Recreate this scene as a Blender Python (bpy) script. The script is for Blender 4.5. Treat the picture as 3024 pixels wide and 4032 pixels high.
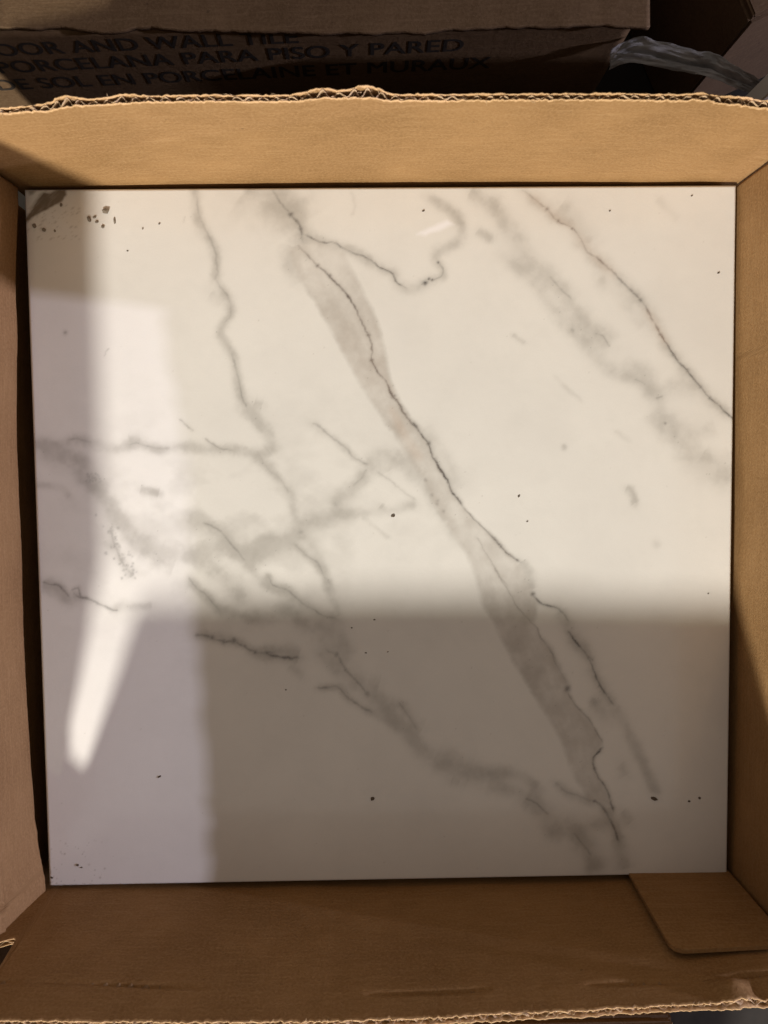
import bpy, bmesh, math, random
import numpy as np
from mathutils import Vector, Matrix

for o in list(bpy.data.objects):
    bpy.data.objects.remove(o, do_unlink=True)
SC = bpy.context.scene
COL = SC.collection
random.seed(7)
RNG = np.random.default_rng(11)

# ------------------------------------------------------------------ camera
# world frame: z = 0 is the glazed face of the top tile, x / y run along its edges (metres)
CR = np.array([[0.99983468, -0.01109623, 0.01440462],
               [-0.01186127, -0.99846186, 0.05415933],
               [0.0137815, -0.05432123, -0.9984284]])
CC = np.array([-0.00559873, 0.03150039, 0.33632153])
FPX = 3030.0
DS = 3024 / 1659.0
cam_d = bpy.data.cameras.new('camera')
cam = bpy.data.objects.new('camera', cam_d)
COL.objects.link(cam)
cam_d.sensor_fit = 'VERTICAL'
cam_d.sensor_height = 24.0
cam_d.sensor_width = 18.0
cam_d.lens = FPX / 4032 * 24.0
cam_d.clip_start = 0.01
cam_d.clip_end = 50
cam_d.dof.use_dof = True
cam_d.dof.focus_distance = 0.338
cam_d.dof.aperture_fstop = 11.0
m = Matrix.Identity(4)
for i in range(3):
    m[i][0] = CR[0][i]
    m[i][1] = -CR[1][i]
    m[i][2] = -CR[2][i]
    m[i][3] = CC[i]
cam.matrix_world = m
SC.camera = cam

# ------------------------------------------------------------------ light
SC.view_settings.view_transform = 'Standard'
SC.view_settings.look = 'None'
SC.view_settings.gamma = 1.0
SC.view_settings.exposure = 0.0
SC.view_settings.use_curve_mapping = False
W = bpy.data.worlds.new('World')
SC.world = W
W.use_nodes = True
W.node_tree.nodes['Background'].inputs[0].default_value = (1.0, 0.83, 0.68, 1)
W.node_tree.nodes['Background'].inputs[1].default_value = 0.17


def area(name, loc, target, sx, sy, watts, color, shape='RECTANGLE', spin=0.0):
    L = bpy.data.lights.new(name, 'AREA')
    L.shape = shape
    L.size = sx
    L.size_y = sy
    L.energy = watts
    L.color = color
    o = bpy.data.objects.new(name, L)
    COL.objects.link(o)
    d = Vector(target) - Vector(loc)
    if abs(d.x) + abs(d.y) < 1e-6:
        o.rotation_euler = (0, 0, spin)
    else:
        o.rotation_euler = d.to_track_quat('-Z', 'Y').to_euler()
    o.location = loc
    return o


# the warm lamp low beyond the near wall of the carton: throws the shadows of the walls on the tile
LK = 0.95
area('warm_lamp', (-0.575, -1.60, LK), (-0.02, -0.02, 0), 0.138, 0.138, 59.0, (1.0, 0.96, 0.875), 'DISK')
# a small cool lamp far to the right: lights the left of the tile over the right wall, and the left wall itself
area('cool_lamp', (2.0, -0.10, 0.624), (-0.12, -0.02, 0.02), 0.040, 0.018, 36.0, (0.83, 0.80, 1.0))
# a weak greenish lamp next to the warm one, a little higher
area('green_lamp', (-0.30, -1.62, 1.04), (0.0, 0.0, 0), 0.03, 0.03, 2.0, (0.92, 1.0, 0.66), 'DISK')
# broad soft fill added overhead to lift the shaded parts
area('ceiling_light', (0.0, -0.1, 2.6), (0.0, -0.1, 0), 3.3, 3.3, 8.0, (1.0, 0.90, 0.82))


# ------------------------------------------------------------------ pixel helpers (display px -> point on a plane)
def ray(dx, dy):
    return CR.T @ np.array([(dx * DS - 1512) / FPX, (dy * DS - 2016) / FPX, 1.0])


def onz(dx, dy, z=0.0):
    d = ray(dx, dy)
    return CC + d * ((z - CC[2]) / d[2])


def ony(dx, dy, y):
    d = ray(dx, dy)
    return CC + d * ((y - CC[1]) / d[1])


def pix(P):
    q = (P - CC) @ CR.T
    return np.stack([(q[..., 0] / q[..., 2] * FPX + 1512) / DS, (q[..., 1] / q[..., 2] * FPX + 2016) / DS], -1)


# ------------------------------------------------------------------ noise
_T = RNG.random((256, 256))


def vnoise(x, y):
    x = np.asarray(x, float)
    y = np.asarray(y, float)
    xi = np.floor(x).astype(int)
    yi = np.floor(y).astype(int)
    fx = x - xi
    fy = y - yi
    fx = fx * fx * (3 - 2 * fx)
    fy = fy * fy * (3 - 2 * fy)
    a = _T[xi % 256, yi % 256]
    b = _T[(xi + 1) % 256, yi % 256]
    c = _T[xi % 256, (yi + 1) % 256]
    d = _T[(xi + 1) % 256, (yi + 1) % 256]
    return (a * (1 - fx) + b * fx) * (1 - fy) + (c * (1 - fx) + d * fx) * fy


def fbm(x, y, n=4):
    s = 0
    a = 0.5
    t = 0
    for i in range(n):
        s = s + a * vnoise(np.asarray(x) * 2 ** i + 17.3 * i, np.asarray(y) * 2 ** i + 41.7 * i)
        t += a
        a *= 0.55
    return s / t


# ------------------------------------------------------------------ object helpers
def tag(o, label=None, cat=None, group=None, kind=None):
    if label:
        o['label'] = label
    if cat:
        o['category'] = cat
    if group:
        o['group'] = group
    if kind:
        o['kind'] = kind
    return o


def empty(name, loc, rz=0.0):
    o = bpy.data.objects.new(name, None)
    COL.objects.link(o)
    o.location = loc
    o.rotation_euler = (0, 0, rz)
    o.empty_display_size = 0.02
    return o


def link(name, me, mat, parent=None, smooth=False):
    o = bpy.data.objects.new(name, me)
    COL.objects.link(o)
    if mat:
        me.materials.append(mat)
    if parent:
        o.parent = parent
    if smooth:
        me.polygons.foreach_set('use_smooth', [True] * len(me.polygons))
    return o


def mesh_np(name, V, F, uv=None):
    """V (n,3), F (m,4) numpy quads; uv per vertex (n,2) in metres"""
    me = bpy.data.meshes.new(name)
    me.vertices.add(len(V))
    me.vertices.foreach_set('co', np.asarray(V, np.float32).ravel())
    me.loops.add(F.size)
    me.loops.foreach_set('vertex_index', F.astype(np.int32).ravel())
    me.polygons.add(len(F))
    me.polygons.foreach_set('loop_start', np.arange(len(F), dtype=np.int32) * 4)
    me.update(calc_edges=True)
    if uv is not None:
        l = me.uv_layers.new(name='UVMap')
        l.data.foreach_set('uv', np.asarray(uv, np.float32)[F.ravel()].ravel())
    me.validate()
    return me


def gridq(nv, nu, off=0, flip=False):
    j, i = np.meshgrid(np.arange(nv - 1), np.arange(nu - 1), indexing='ij')
    a = (j * nu + i).ravel() + off
    q = np.stack([a, a + 1, a + nu + 1, a + nu], -1)
    return q[:, ::-1] if flip else q


def solid_sheet(name, A, B, mat, parent=None, uv=None, smooth=True):
    """closed slab between two grids A and B of shape (nv,nu,3)"""
    nv, nu = A.shape[:2]
    n = nv * nu
    V = np.concatenate([A.reshape(-1, 3), B.reshape(-1, 3)])
    F = [gridq(nv, nu), gridq(nv, nu, n, True)]
    idx = np.arange(n).reshape(nv, nu)
    loop = np.concatenate([idx[0, :], idx[1:, -1], idx[-1, -2::-1], idx[-2:0:-1, 0]])
    nx = np.roll(loop, -1)
    F.append(np.stack([nx, loop, loop + n, nx + n], -1))
    F = np.concatenate(F)
    u = None
    if uv is not None:
        u = np.concatenate([uv.reshape(-1, 2)] * 2)
    me = mesh_np(name, V, F, u)
    bm = bmesh.new()
    bm.from_mesh(me)
    bmesh.ops.recalc_face_normals(bm, faces=bm.faces)
    bm.to_mesh(me)
    bm.free()
    return link(name, me, mat, parent, smooth=False)


def box_mesh(name, x0, x1, y0, y1, z0, z1, bev=0.0):
    bm = bmesh.new()
    bmesh.ops.create_cube(bm, size=1)
    for v in bm.verts:
        v.co = Vector(((x0 + x1) / 2 + v.co.x * (x1 - x0), (y0 + y1) / 2 + v.co.y * (y1 - y0),
                       (z0 + z1) / 2 + v.co.z * (z1 - z0)))
    if bev:
        bmesh.ops.bevel(bm, geom=list(bm.edges), offset=bev, segments=2, affect='EDGES')
    me = bpy.data.meshes.new(name)
    bm.to_mesh(me)
    bm.free()
    return me


# ------------------------------------------------------------------ material helpers
class NT:
    def __init__(s, name):
        s.m = bpy.data.materials.new(name)
        s.m.use_nodes = True
        s.t = s.m.node_tree
        s.b = s.t.nodes['Principled BSDF']

    def n(s, kind, **kw):
        x = s.t.nodes.new(kind)
        for k, v in kw.items():
            if k in x.inputs:
                s.set(x.inputs[k], v)
            else:
                setattr(x, k, v)
        return x

    def set(s, inp, v):
        if isinstance(v, bpy.types.NodeSocket):
            s.t.links.new(v, inp)
        else:
            inp.default_value = v

    def mix(s, fac, a, b, mode='MIX'):
        x = s.t.nodes.new('ShaderNodeMix')
        x.data_type = 'RGBA'
        x.blend_type = mode
        s.set(x.inputs['Factor'], fac)
        s.set(x.inputs['A'], a if isinstance(a, bpy.types.NodeSocket) else (*a, 1))
        s.set(x.inputs['B'], b if isinstance(b, bpy.types.NodeSocket) else (*b, 1))
        return x.outputs['Result']

    def math(s, op, a, b=0.0, c=None):
        x = s.t.nodes.new('ShaderNodeMath')
        x.operation = op
        s.set(x.inputs[0], a)
        s.set(x.inputs[1], b)
        if c is not None:
            s.set(x.inputs[2], c)
        return x.outputs[0]

    def ramp(s, fac, lo, hi, a=0.0, b=1.0):
        x = s.t.nodes.new('ShaderNodeMapRange')
        s.set(x.inputs[0], fac)
        for i, v in enumerate((lo, hi, a, b)):
            x.inputs[i + 1].default_value = v
        return x.outputs[0]

    def noise(s, vec, scale, detail=3.0, rough=0.55, out='Fac'):
        x = s.t.nodes.new('ShaderNodeTexNoise')
        s.set(x.inputs['Vector'], vec)
        x.inputs['Scale'].default_value = scale
        x.inputs['Detail'].default_value = detail
        x.inputs['Roughness'].default_value = rough
        return x.outputs[out]

    def scaled(s, vec, sc, loc=(0, 0, 0)):
        x = s.t.nodes.new('ShaderNodeMapping')
        s.set(x.inputs['Vector'], vec)
        x.inputs['Scale'].default_value = sc
        x.inputs['Location'].default_value = loc
        return x.outputs[0]


def cardboard(name, base, dark, pale, uvmap=True, wash=0.2, seed=0.0, torn=True):
    """kraft liner: blotches, long fibres, specks, washboard bump over the flutes, pale torn edge (v = metres below the rim)"""
    k = NT(name)
    tc = k.n('ShaderNodeTexCoord')
    vec = tc.outputs['UV'] if uvmap else tc.outputs['Object']
    vec = k.scaled(vec, (1, 1, 1), (seed, seed * 0.7, 0))
    blotch = k.noise(vec, 22, 4, 0.6)
    streak = k.noise(k.scaled(vec, (55, 900, 900)), 1.0, 4, 0.65)
    fine = k.noise(vec, 850, 3, 0.7)
    mott = k.noise(k.scaled(vec, (90, 210, 210)), 1.0, 5, 0.7)
    speck = k.noise(vec, 420, 2, 0.5)
    c = k.mix(k.ramp(blotch, 0.36, 0.68), dark, base)
    c = k.mix(k.math('MULTIPLY', k.ramp(mott, 0.50, 0.72), 0.55), c, dark)
    c = k.mix(k.math('MULTIPLY', k.ramp(streak, 0.50, 0.74), 0.45), c, pale)
    c = k.mix(k.math('MULTIPLY', k.ramp(streak, 0.48, 0.26), 0.40), c, dark)
    c = k.mix(k.math('MULTIPLY', k.ramp(speck, 0.70, 0.76), 0.5), c, tuple(x * 0.45 for x in dark))
    c = k.mix(k.math('MULTIPLY', k.ramp(fine, 0.42, 0.66), 0.42), c, pale)
    if torn and uvmap:
        sep = k.n('ShaderNodeSeparateXYZ', Vector=tc.outputs['UV'])
        edge = k.math('ADD', sep.outputs['Y'], k.math('MULTIPLY', k.math('SUBTRACT', speck, 0.5), 0.0022))
        c = k.mix(k.ramp(edge, 0.0011, 0.0003, 0, 0.85), c, tuple(min(1, x * 1.45 + 0.05) for x in pale))
    k.set(k.b.inputs['Base Color'], c)
    k.b.inputs['Roughness'].default_value = 0.78
    k.b.inputs['Specular IOR Level'].default_value = 0.25
    sep2 = k.n('ShaderNodeSeparateXYZ', Vector=vec)
    wave = k.math('SINE', k.math('MULTIPLY', sep2.outputs['X'], 2 * math.pi / 0.0048))
    h = k.math('MULTIPLY_ADD', wave, 0.10 * wash, k.math('MULTIPLY', streak, 0.5))
    h = k.math('MULTIPLY_ADD', blotch, 1.2, h)
    h = k.math('MULTIPLY_ADD', fine, 0.45, h)
    h = k.math('MULTIPLY_ADD', mott, 0.7, h)
    bp = k.n('ShaderNodeBump', Height=h)
    bp.inputs['Strength'].default_value = 0.42
    bp.inputs['Distance'].default_value = 0.0008
    k.set(k.b.inputs['Normal'], bp.outputs[0])
    return k.m


def plain(name, col, rough=0.8, var=0.3, scale=60, spec=0.3):
    k = NT(name)
    tc = k.n('ShaderNodeTexCoord')
    f = k.noise(tc.outputs['Object'], scale, 5, 0.6)
    c = k.mix(k.ramp(f, 0.3, 0.7), tuple(x * (1 - var) for x in col), tuple(min(1, x * (1 + var)) for x in col))
    k.set(k.b.inputs['Base Color'], c)
    k.b.inputs['Roughness'].default_value = rough
    k.b.inputs['Specular IOR Level'].default_value = spec
    bp = k.n('ShaderNodeBump', Height=f)
    bp.inputs['Strength'].default_value = 0.2
    bp.inputs['Distance'].default_value = 0.001
    k.set(k.b.inputs['Normal'], bp.outputs[0])
    return k.m


KB, KD, KP = (0.315, 0.176, 0.070), (0.235, 0.126, 0.046), (0.415, 0.255, 0.118)
M_card = cardboard('kraft_liner', KB, KD, KP)
M_flute = cardboard('kraft_fluting', (0.27, 0.17, 0.09), (0.20, 0.12, 0.06), (0.38, 0.26, 0.15), wash=0.0, seed=3.1)
M_flap = cardboard('kraft_flap', (0.275, 0.157, 0.070), (0.215, 0.117, 0.050), (0.36, 0.22, 0.108), seed=7.7, torn=False)
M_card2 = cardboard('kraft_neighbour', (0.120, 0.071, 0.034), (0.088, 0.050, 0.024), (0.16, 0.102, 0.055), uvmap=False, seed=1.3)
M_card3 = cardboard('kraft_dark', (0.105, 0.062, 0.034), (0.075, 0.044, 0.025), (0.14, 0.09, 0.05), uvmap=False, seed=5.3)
M_ink = plain('black_print', (0.022, 0.016, 0.012), 0.8, 0.3, 300)
M_floor = plain('dark_shelf', (0.020, 0.016, 0.013), 0.85, 0.5, 30)

# ------------------------------------------------------------------ the setting: only a dark surface below
FZ = -0.0695
fl = link('floor', box_mesh('floor', -1.5, 1.5, -1.5, 1.5, FZ - 0.05, FZ), M_floor)
tag(fl, kind='structure')

# ------------------------------------------------------------------ the open carton
carton = empty('open_carton', (0, 0, FZ))
tag(carton, 'open kraft cardboard carton with torn corrugated rim holding the white marble tile', 'carton')
INV = Matrix.Translation((0, 0, -FZ))


def P(o):
    """parent to the carton keeping the mesh in world coordinates"""
    o.parent = carton
    o.matrix_parent_inverse = carton.matrix_world.inverted() if False else Matrix.Translation((0, 0, -FZ))
    return o


PITCH = 0.0048


def rag(s, amp, seed, sc=900.0):
    return amp * ((fbm(s * sc + seed, s * 0 + seed * 1.7, 4) - 0.5) * 2)


def make_wall(side, inn, rim, gap, s0, s1, seed, notch=None, z0=FZ + 0.0025, rows_in=40):
    """inn(s,z): distance of the inner face from the box centre; rim(s): height; gap(s): board thickness at the rim"""
    def world(s, o, z):
        if side == 'top':
            return np.stack([s, o, z], -1)
        if side == 'bottom':
            return np.stack([s, -o, z], -1)
        if side == 'left':
            return np.stack([-o, s, z], -1)
        return np.stack([o, s, z], -1)
    LT = 0.00032

    def layer(nu, offf, rimf, thick, name, mat, parent, zrows=24):
        s = np.linspace(s0, s1, nu)
        r = rimf(s)
        if notch is not None:
            r = np.minimum(r, notch(s))
        t = np.linspace(0, 1, zrows) ** 0.6
        S = np.repeat(s[None], zrows, 0)
        Z = z0 + (r[None] - z0) * t[:, None]
        o = offf(S, Z, r[None])
        A = world(S, o, Z)
        B = world(S, o + thick, Z)
        uv = np.stack([S + seed, r[None] - Z], -1)
        return solid_sheet(name, A, B, mat, parent, uv)

    def open_(S, Z, R):           # the liners part a little towards the torn rim
        k = np.clip(1 - (R - Z) / 0.014, 0, 1) ** 2
        return 0.0019 + (gap(S) - 0.0019) * k
    rim_i = lambda s: rim(s) + rag(s, 0.0010, seed) + rag(s, 0.0006, seed + 9, 3000)
    rim_o = lambda s: rim(s) + rag(s, 0.0010, seed + 3) + rag(s, 0.0005, seed + 5, 3000) + 0.0002
    rim_f = lambda s: rim(s) + rag(s, 0.0014, seed + 6) - 0.0004
    def wob(S, Z):
        return 0.0009 * (fbm(S * 28 + seed, Z * 30 + seed, 3) - 0.5)
    L = s1 - s0
    wi = layer(int(L / 0.0008), lambda S, Z, R: inn(S, Z) + wob(S, Z), rim_i, LT, 'side_wall', M_card, None, rows_in)
    P(wi)
    nf = int(L / PITCH * 12)
    ph = lambda S: 2 * np.pi * (S + 0.0012 * (fbm(S * 60 + seed, S * 0, 2) - 0.5) * 4) / PITCH
    f = layer(nf, lambda S, Z, R: inn(S, Z) + wob(S, Z) + LT + 0.00002 +
              (open_(S, Z, R) - 2 * LT - 0.0001) * (0.5 - 0.5 * np.cos(ph(S))), rim_f, 0.00022, 'fluting', M_flute, wi)
    ol = layer(int(L / 0.0010), lambda S, Z, R: inn(S, Z) + wob(S, Z) + open_(S, Z, R), rim_o, LT, 'outer_liner', M_card, wi)
    # loose paper fibres along the torn rim, one mesh
    rr = random.Random(int(seed * 10))
    V, F = [], []
    for q in range(int(L / 0.0011)):
        s_ = rr.uniform(s0 + 0.002, s1 - 0.002)
        arr = np.array([s_])
        zr = float(rim_i(arr)[0])
        if notch is not None and float(notch(arr)[0]) < zr:
            continue
        o_ = float(inn(arr, np.array([zr]))[0]) + rr.choice((0.0002, 0.0002, 0.0021)) + rr.uniform(-1, 1) * 0.0002
        ln = rr.uniform(0.0006, 0.0019)
        dx, do, dz = rr.gauss(0, 1), rr.gauss(0, 0.6), abs(rr.gauss(0.5, 0.5))
        n_ = math.sqrt(dx * dx + do * do + dz * dz)
        w_ = 0.00007
        b_ = len(V)
        for t_ in (0, 0.5, 1):
            cz = -0.4 * t_ * t_
            for e_ in (-1, 1):
                V.append(world(np.array(s_ + dx / n_ * ln * t_ + e_ * w_ * (1.1 - t_)), np.array(o_ + do / n_ * ln * t_ + e_ * w_ * (1.1 - t_)),
                               np.array(zr - 0.0002 + (dz / n_ + cz) * ln * t_)))
        F += [(b_, b_ + 1, b_ + 3, b_ + 2), (b_ + 2, b_ + 3, b_ + 5, b_ + 4)]
    fo = link('torn_fibres', mesh_np('torn_fibres', np.array(V), np.array(F)), M_flute, wi)
    tag(fo, kind='stuff')
    return wi


def interp(xs, ys):
    xs = np.array(xs)
    ys = np.array(ys)
    # smooth (cosine) interpolation
    def f(s):
        s = np.asarray(s)
        i = np.clip(np.searchsorted(xs, s) - 1, 0, len(xs) - 2)
        t = np.clip((s - xs[i]) / (xs[i + 1] - xs[i]), 0, 1)
        t = t * t * (3 - 2 * t)
        return ys[i] * (1 - t) + ys[i + 1] * t
    return f


g = lambda s, c, w: np.exp(-((s - c) / w) ** 2)
# far wall (behind the tile)
top_in = lambda S, Z: 0.1540 + 0.0012 * (1 - np.clip(np.abs(S) / 0.155, 0, 1) ** 2) + 0.0012 * np.clip(Z, -0.07, 0.08) / 0.07
top_rim = interp([-0.165, -0.132, -0.117, -0.106, -0.083, -0.045, -0.03, -0.02, -0.006, 0.002, 0.026, 0.08, 0.10, 0.106, 0.118, 0.133, 0.165],
                 [0.0590, 0.0625, 0.0640, 0.0672, 0.0690, 0.0690, 0.0694, 0.0706, 0.0704, 0.0684, 0.0686, 0.0690, 0.0690, 0.0700, 0.0670, 0.0644, 0.0620])
top_gap = lambda s: 0.0019 - 0.0006 * g(s, -0.15, 0.025) + 0.0016 * g(s, -0.110, 0.006) + 0.0010 * g(s, -0.088, 0.005) + 0.0020 * g(s, -0.006, 0.006) + 0.0012 * g(s, -0.022, 0.006) + 0.0007 * g(s, 0.123, 0.012)
make_wall('top', top_in, top_rim, top_gap, -0.1575, 0.1585, 1.0)
# near wall
crease = interp([-0.17, -0.128, -0.004, 0.101, 0.17], [0.0600, 0.0619, 0.0688, 0.0663, 0.062])
def bot_in(S, Z):
    base = 0.1538 + 0.0020 * (1 - np.clip(np.abs(S - 0.02) / 0.155, 0, 1) ** 2) + 0.0009 * np.clip(Z, -0.07, 0.08) / 0.07
    d = Z - crease(S)
    groove = 0.0016 * np.exp(-(d / 0.0011) ** 2) * np.clip(fbm(S * 45 + 3, S * 0, 2) * 2.6 - 0.75, 0, 1)
    crum = -0.0030 * np.exp(-((S - 0.121) / 0.006) ** 2 - ((Z - 0.071) / 0.0045) ** 2) + 0.0016 * np.exp(-((S - 0.131) / 0.004) ** 2 - ((Z - 0.073) / 0.005) ** 2)
    return base + np.clip(d, 0, 1) * 0.06 + groove + crum
bot_rim = interp([-0.165, -0.1205, -0.06, -0.004, 0.05, 0.10, 0.118, 0.132, 0.165],
                 [0.0790, 0.0803, 0.0810, 0.0810, 0.0792, 0.0775, 0.0772, 0.0755, 0.0740])
bot_gap = lambda s: 0.0020 + 0.0008 * g(s, 0.125, 0.01) + 0.0003 * g(s, 0.03, 0.03)
bot_notch = interp([-0.17, -0.160, -0.1510, -0.1485, -0.1470, 0.17], [0.0440, 0.0390, 0.0355, 0.054, 0.10, 0.10])
make_wall('bottom', bot_in, bot_rim, bot_gap, -0.1675, 0.1585, 2.0, notch=bot_notch, rows_in=170)
# right wall
right_in = lambda S, Z: 0.1538 + interp([-0.16, -0.10, 0.02, 0.12, 0.16], [0.0014, 0.0026, 0.0022, 0.0002, 0.0002])(S) + 0.0015 * np.clip(Z, 0, 0.08) / 0.07
right_rim = interp([-0.16, -0.147, 0.0, 0.0775, 0.0810, 0.16], [0.0713, 0.0715, 0.0728, 0.0748, 0.1040, 0.1050])  # stretch beyond the step raised out of view to block the cool lamp
make_wall('right', right_in, right_rim, lambda s: 0.0023 + 0 * s, -0.1545, 0.1530, 3.0)
# left wall and the flap folded down inside it
left_in = lambda S, Z: 0.1645 + 0 * S + 0.0005 * np.clip(Z, 0, 0.08) / 0.07
left_rim = interp([-0.16, 0.0, 0.16], [0.0810, 0.0820, 0.0810])
left_cut = interp([-0.17, -0.146, -0.142, 0.17], [0.042, 0.042, 0.12, 0.12])
make_wall('left', left_in, left_rim, lambda s: 0.0023 + 0 * s, -0.1535, 0.1530, 4.0, notch=left_cut)
fl_x = interp([-0.160, -0.153, -0.128, -0.120, -0.086, 0.036, 0.10, 0.150, 0.16],
              [0.1528, 0.1530, 0.1560, 0.1572, 0.1582, 0.1590, 0.1570, 0.1542, 0.1540])
fs = np.linspace(-0.1545, 0.1525, 330)
ft = np.linspace(0, 1, 150)
S = np.repeat(fs[None], 150, 0)
zb = 0.0004 + 0.0022 * fbm(fs * 30 + 5, fs * 0, 3) + 0.0004 * fbm(fs * 800, fs * 0, 2)
zt = np.minimum(left_rim(fs) + 0.0012, left_cut(fs)) + rag(fs, 0.0006, 4.4)
Z = zb[None] + (zt - zb)[None] * ft[:, None]
cr = -0.0010 * np.exp(-((Z - (0.028 - 0.05 * (S + 0.10))) / 0.0012) ** 2) * np.clip((0.02 - S) / 0.05, 0, 1) \
     - 0.0009 * np.exp(-((Z - (0.052 + 0.12 * (S + 0.13))) / 0.0011) ** 2) * np.clip((-0.09 - S) / 0.02, 0, 1)
X = fl_x(S) + (0.1622 - fl_x(S)) * np.clip(Z / 0.066, 0, 1) ** np.interp(S, [-0.13, -0.10], [0.75, 1.3]) + 0.0010 * (fbm(S * 25, Z * 40, 3) - 0.5) + cr
A = np.stack([-X, S, Z], -1)
Bq = np.stack([-X - 0.0012, S, Z], -1)
flap = solid_sheet('inner_flap', A, Bq, M_flap, None, np.stack([S, Z[::-1]], -1))
P(flap)
tag(flap, 'pinkish creased flap folded down inside the carton wall')
# bottom panel
P(link('bottom_panel', box_mesh('bottom_panel', -0.1665, 0.1575, -0.1575, 0.1565, FZ + 0.0003, FZ + 0.0024), M_flap))
# tab of the next panel lapped over the inside of the near wall
def rounded(pts, rad, n=6):
    out = []
    for i, p in enumerate(pts):
        p = np.array(p)
        a = np.array(pts[i - 1]) - p
        b = np.array(pts[(i + 1) % len(pts)]) - p
        r = rad[i]
        if r <= 0:
            out.append(p)
            continue
        pa = p + a / np.linalg.norm(a) * r
        pb = p + b / np.linalg.norm(b) * r
        for k in range(n + 1):
            t = k / n
            out.append((1 - t) ** 2 * pa + 2 * t * (1 - t) * p + t * t * pb)
    return out
tabpts = rounded([(0.1535, -0.055), (0.1535, 0.0518), (0.1062, 0.0545), (0.1095, -0.055)], [0, 0.001, 0.006, 0])
bm = bmesh.new()
def tab_y(x, z, k):
    lift = 0.0010 + 0.0014 * max(0, (0.125 - x) / 0.02)
    return -float(bot_in(np.array(x), np.array(z))) + lift + k * 0.0016
rings = []
cx = np.mean([p[0] for p in tabpts]); 
for k in (0, 1):
    rings.append([bm.verts.new((p[0], tab_y(p[0], p[1], k), p[1])) for p in tabpts])
bm.faces.new(rings[1])
bm.faces.new(rings[0][::-1])
for i in range(len(tabpts)):
    j = (i + 1) % len(tabpts)
    bm.faces.new((rings[0][i], rings[0][j], rings[1][j], rings[1][i]))
bmesh.ops.recalc_face_normals(bm, faces=bm.faces)
me = bpy.data.meshes.new('corner_tab')
bm.to_mesh(me)
bm.free()
M_tab = cardboard('kraft_tab', KB, KD, KP, uvmap=False, seed=2.2)
P(tag(link('corner_tab', me, M_tab), 'rounded cardboard tab lapped over the near wall at its corner'))

# ------------------------------------------------------------------ the marble tile: print traced as vein masks
HW = 0.1524
N = 720
gx = np.linspace(-HW, HW, N)
GX, GY = np.meshgrid(gx, gx)
D = pix(np.stack([GX, GY, GX * 0], -1))
PXX, PYY = D[..., 0], D[..., 1]
w1 = 3.2
WX = PXX + w1 * 2 * (fbm(PXX / 26, PYY / 26, 4) - 0.5) + 5 * (fbm(PXX / 70 + 9, PYY / 70, 2) - 0.5)
WY = PYY + w1 * 2 * (fbm(PXX / 26 + 50, PYY / 26 + 31, 4) - 0.5) + 5 * (fbm(PXX / 70 + 90, PYY / 70 + 5, 2) - 0.5)
WX = WX + 2.6 * (fbm(PXX / 7 + 5, PYY / 7 + 2, 2) - 0.5)
WY = WY + 2.6 * (fbm(PXX / 7 + 55, PYY / 7 + 62, 2) - 0.5)
HX = WX + 9 * (fbm(PXX / 44 + 7, PYY / 44 + 70, 5) - 0.5)
HY = WY + 9 * (fbm(PXX / 44 + 77, PYY / 44 + 7, 5) - 0.5)
BRK = fbm(PXX / 16 + 3, PYY / 16 + 8, 3)          # breaks the threads up
CLD = fbm(PXX / 34 + 13, PYY / 34 + 28, 5)        # clouds the haze
ORG = {'R1': (43.9, 384.0), 'R2': (548.6, 384.0), 'R3': (1053.3, 384.0), 'R4': (43.9, 877.8), 'R5': (548.6, 877.8),
       'R6': (1053.3, 877.8), 'L1': (43.9, 1371.5), 'L2': (548.6, 1371.5), 'L3': (1053.3, 1371.5)}
ZS = 0.3307


def conv(c, pts):
    ox, oy = ORG[c]
    return np.array([(ox + x * ZS, oy + y * ZS) for x, y in pts])


def catmull(p, n=5):
    if len(p) < 3:
        return p
    q = np.vstack([2 * p[0] - p[1], p, 2 * p[-1] - p[-2]])
    out = []
    for i in range(1, len(q) - 2):
        for t in np.linspace(0, 1, n, endpoint=False):
            out.append(0.5 * (2 * q[i] + (q[i + 1] - q[i - 1]) * t + (2 * q[i - 1] - 5 * q[i] + 4 * q[i + 1] - q[i + 2]) * t ** 2 +
                              (3 * q[i] - q[i - 1] - 3 * q[i + 1] + q[i + 2]) * t ** 3))
    out.append(q[-2])
    return np.array(out)


haze = np.zeros((N, N))
thread = np.zeros((N, N))
warm = np.zeros((N, N))
dirt = np.zeros((N, N))


def dist_poly(p, reach, wide=False):
    """distance field (only near the line) and position 0..1 along it"""
    d = np.full((N, N), 1e9)
    tt = np.zeros((N, N))
    n = len(p) - 1
    for i in range(n):
        a, b = p[i], p[i + 1]
        lo = np.minimum(a, b) - reach
        hi = np.maximum(a, b) + reach
        # tile rows / columns nearly follow the picture axes: bound by indices
        c0, c1 = np.searchsorted(PXX[N // 2], [lo[0] - 30, hi[0] + 30])
        r1, r0 = N - np.searchsorted(PYY[::-1, N // 2], [lo[1] - 30, hi[1] + 30])
        r0, r1 = max(0, r0), min(N, r1)
        if c1 <= c0 or r1 <= r0:
            continue
        x = (HX if wide else WX)[r0:r1, c0:c1]
        y = (HY if wide else WY)[r0:r1, c0:c1]
        e = b - a
        L = e @ e + 1e-9
        t = np.clip(((x - a[0]) * e[0] + (y - a[1]) * e[1]) / L, 0, 1)
        dd = np.hypot(x - a[0] - t * e[0], y - a[1] - t * e[1])
        sub = d[r0:r1, c0:c1]
        better = dd < sub
        sub[better] = dd[better]
        tt[r0:r1, c0:c1][better] = ((i + t) / n)[better]
    return d, tt


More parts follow.
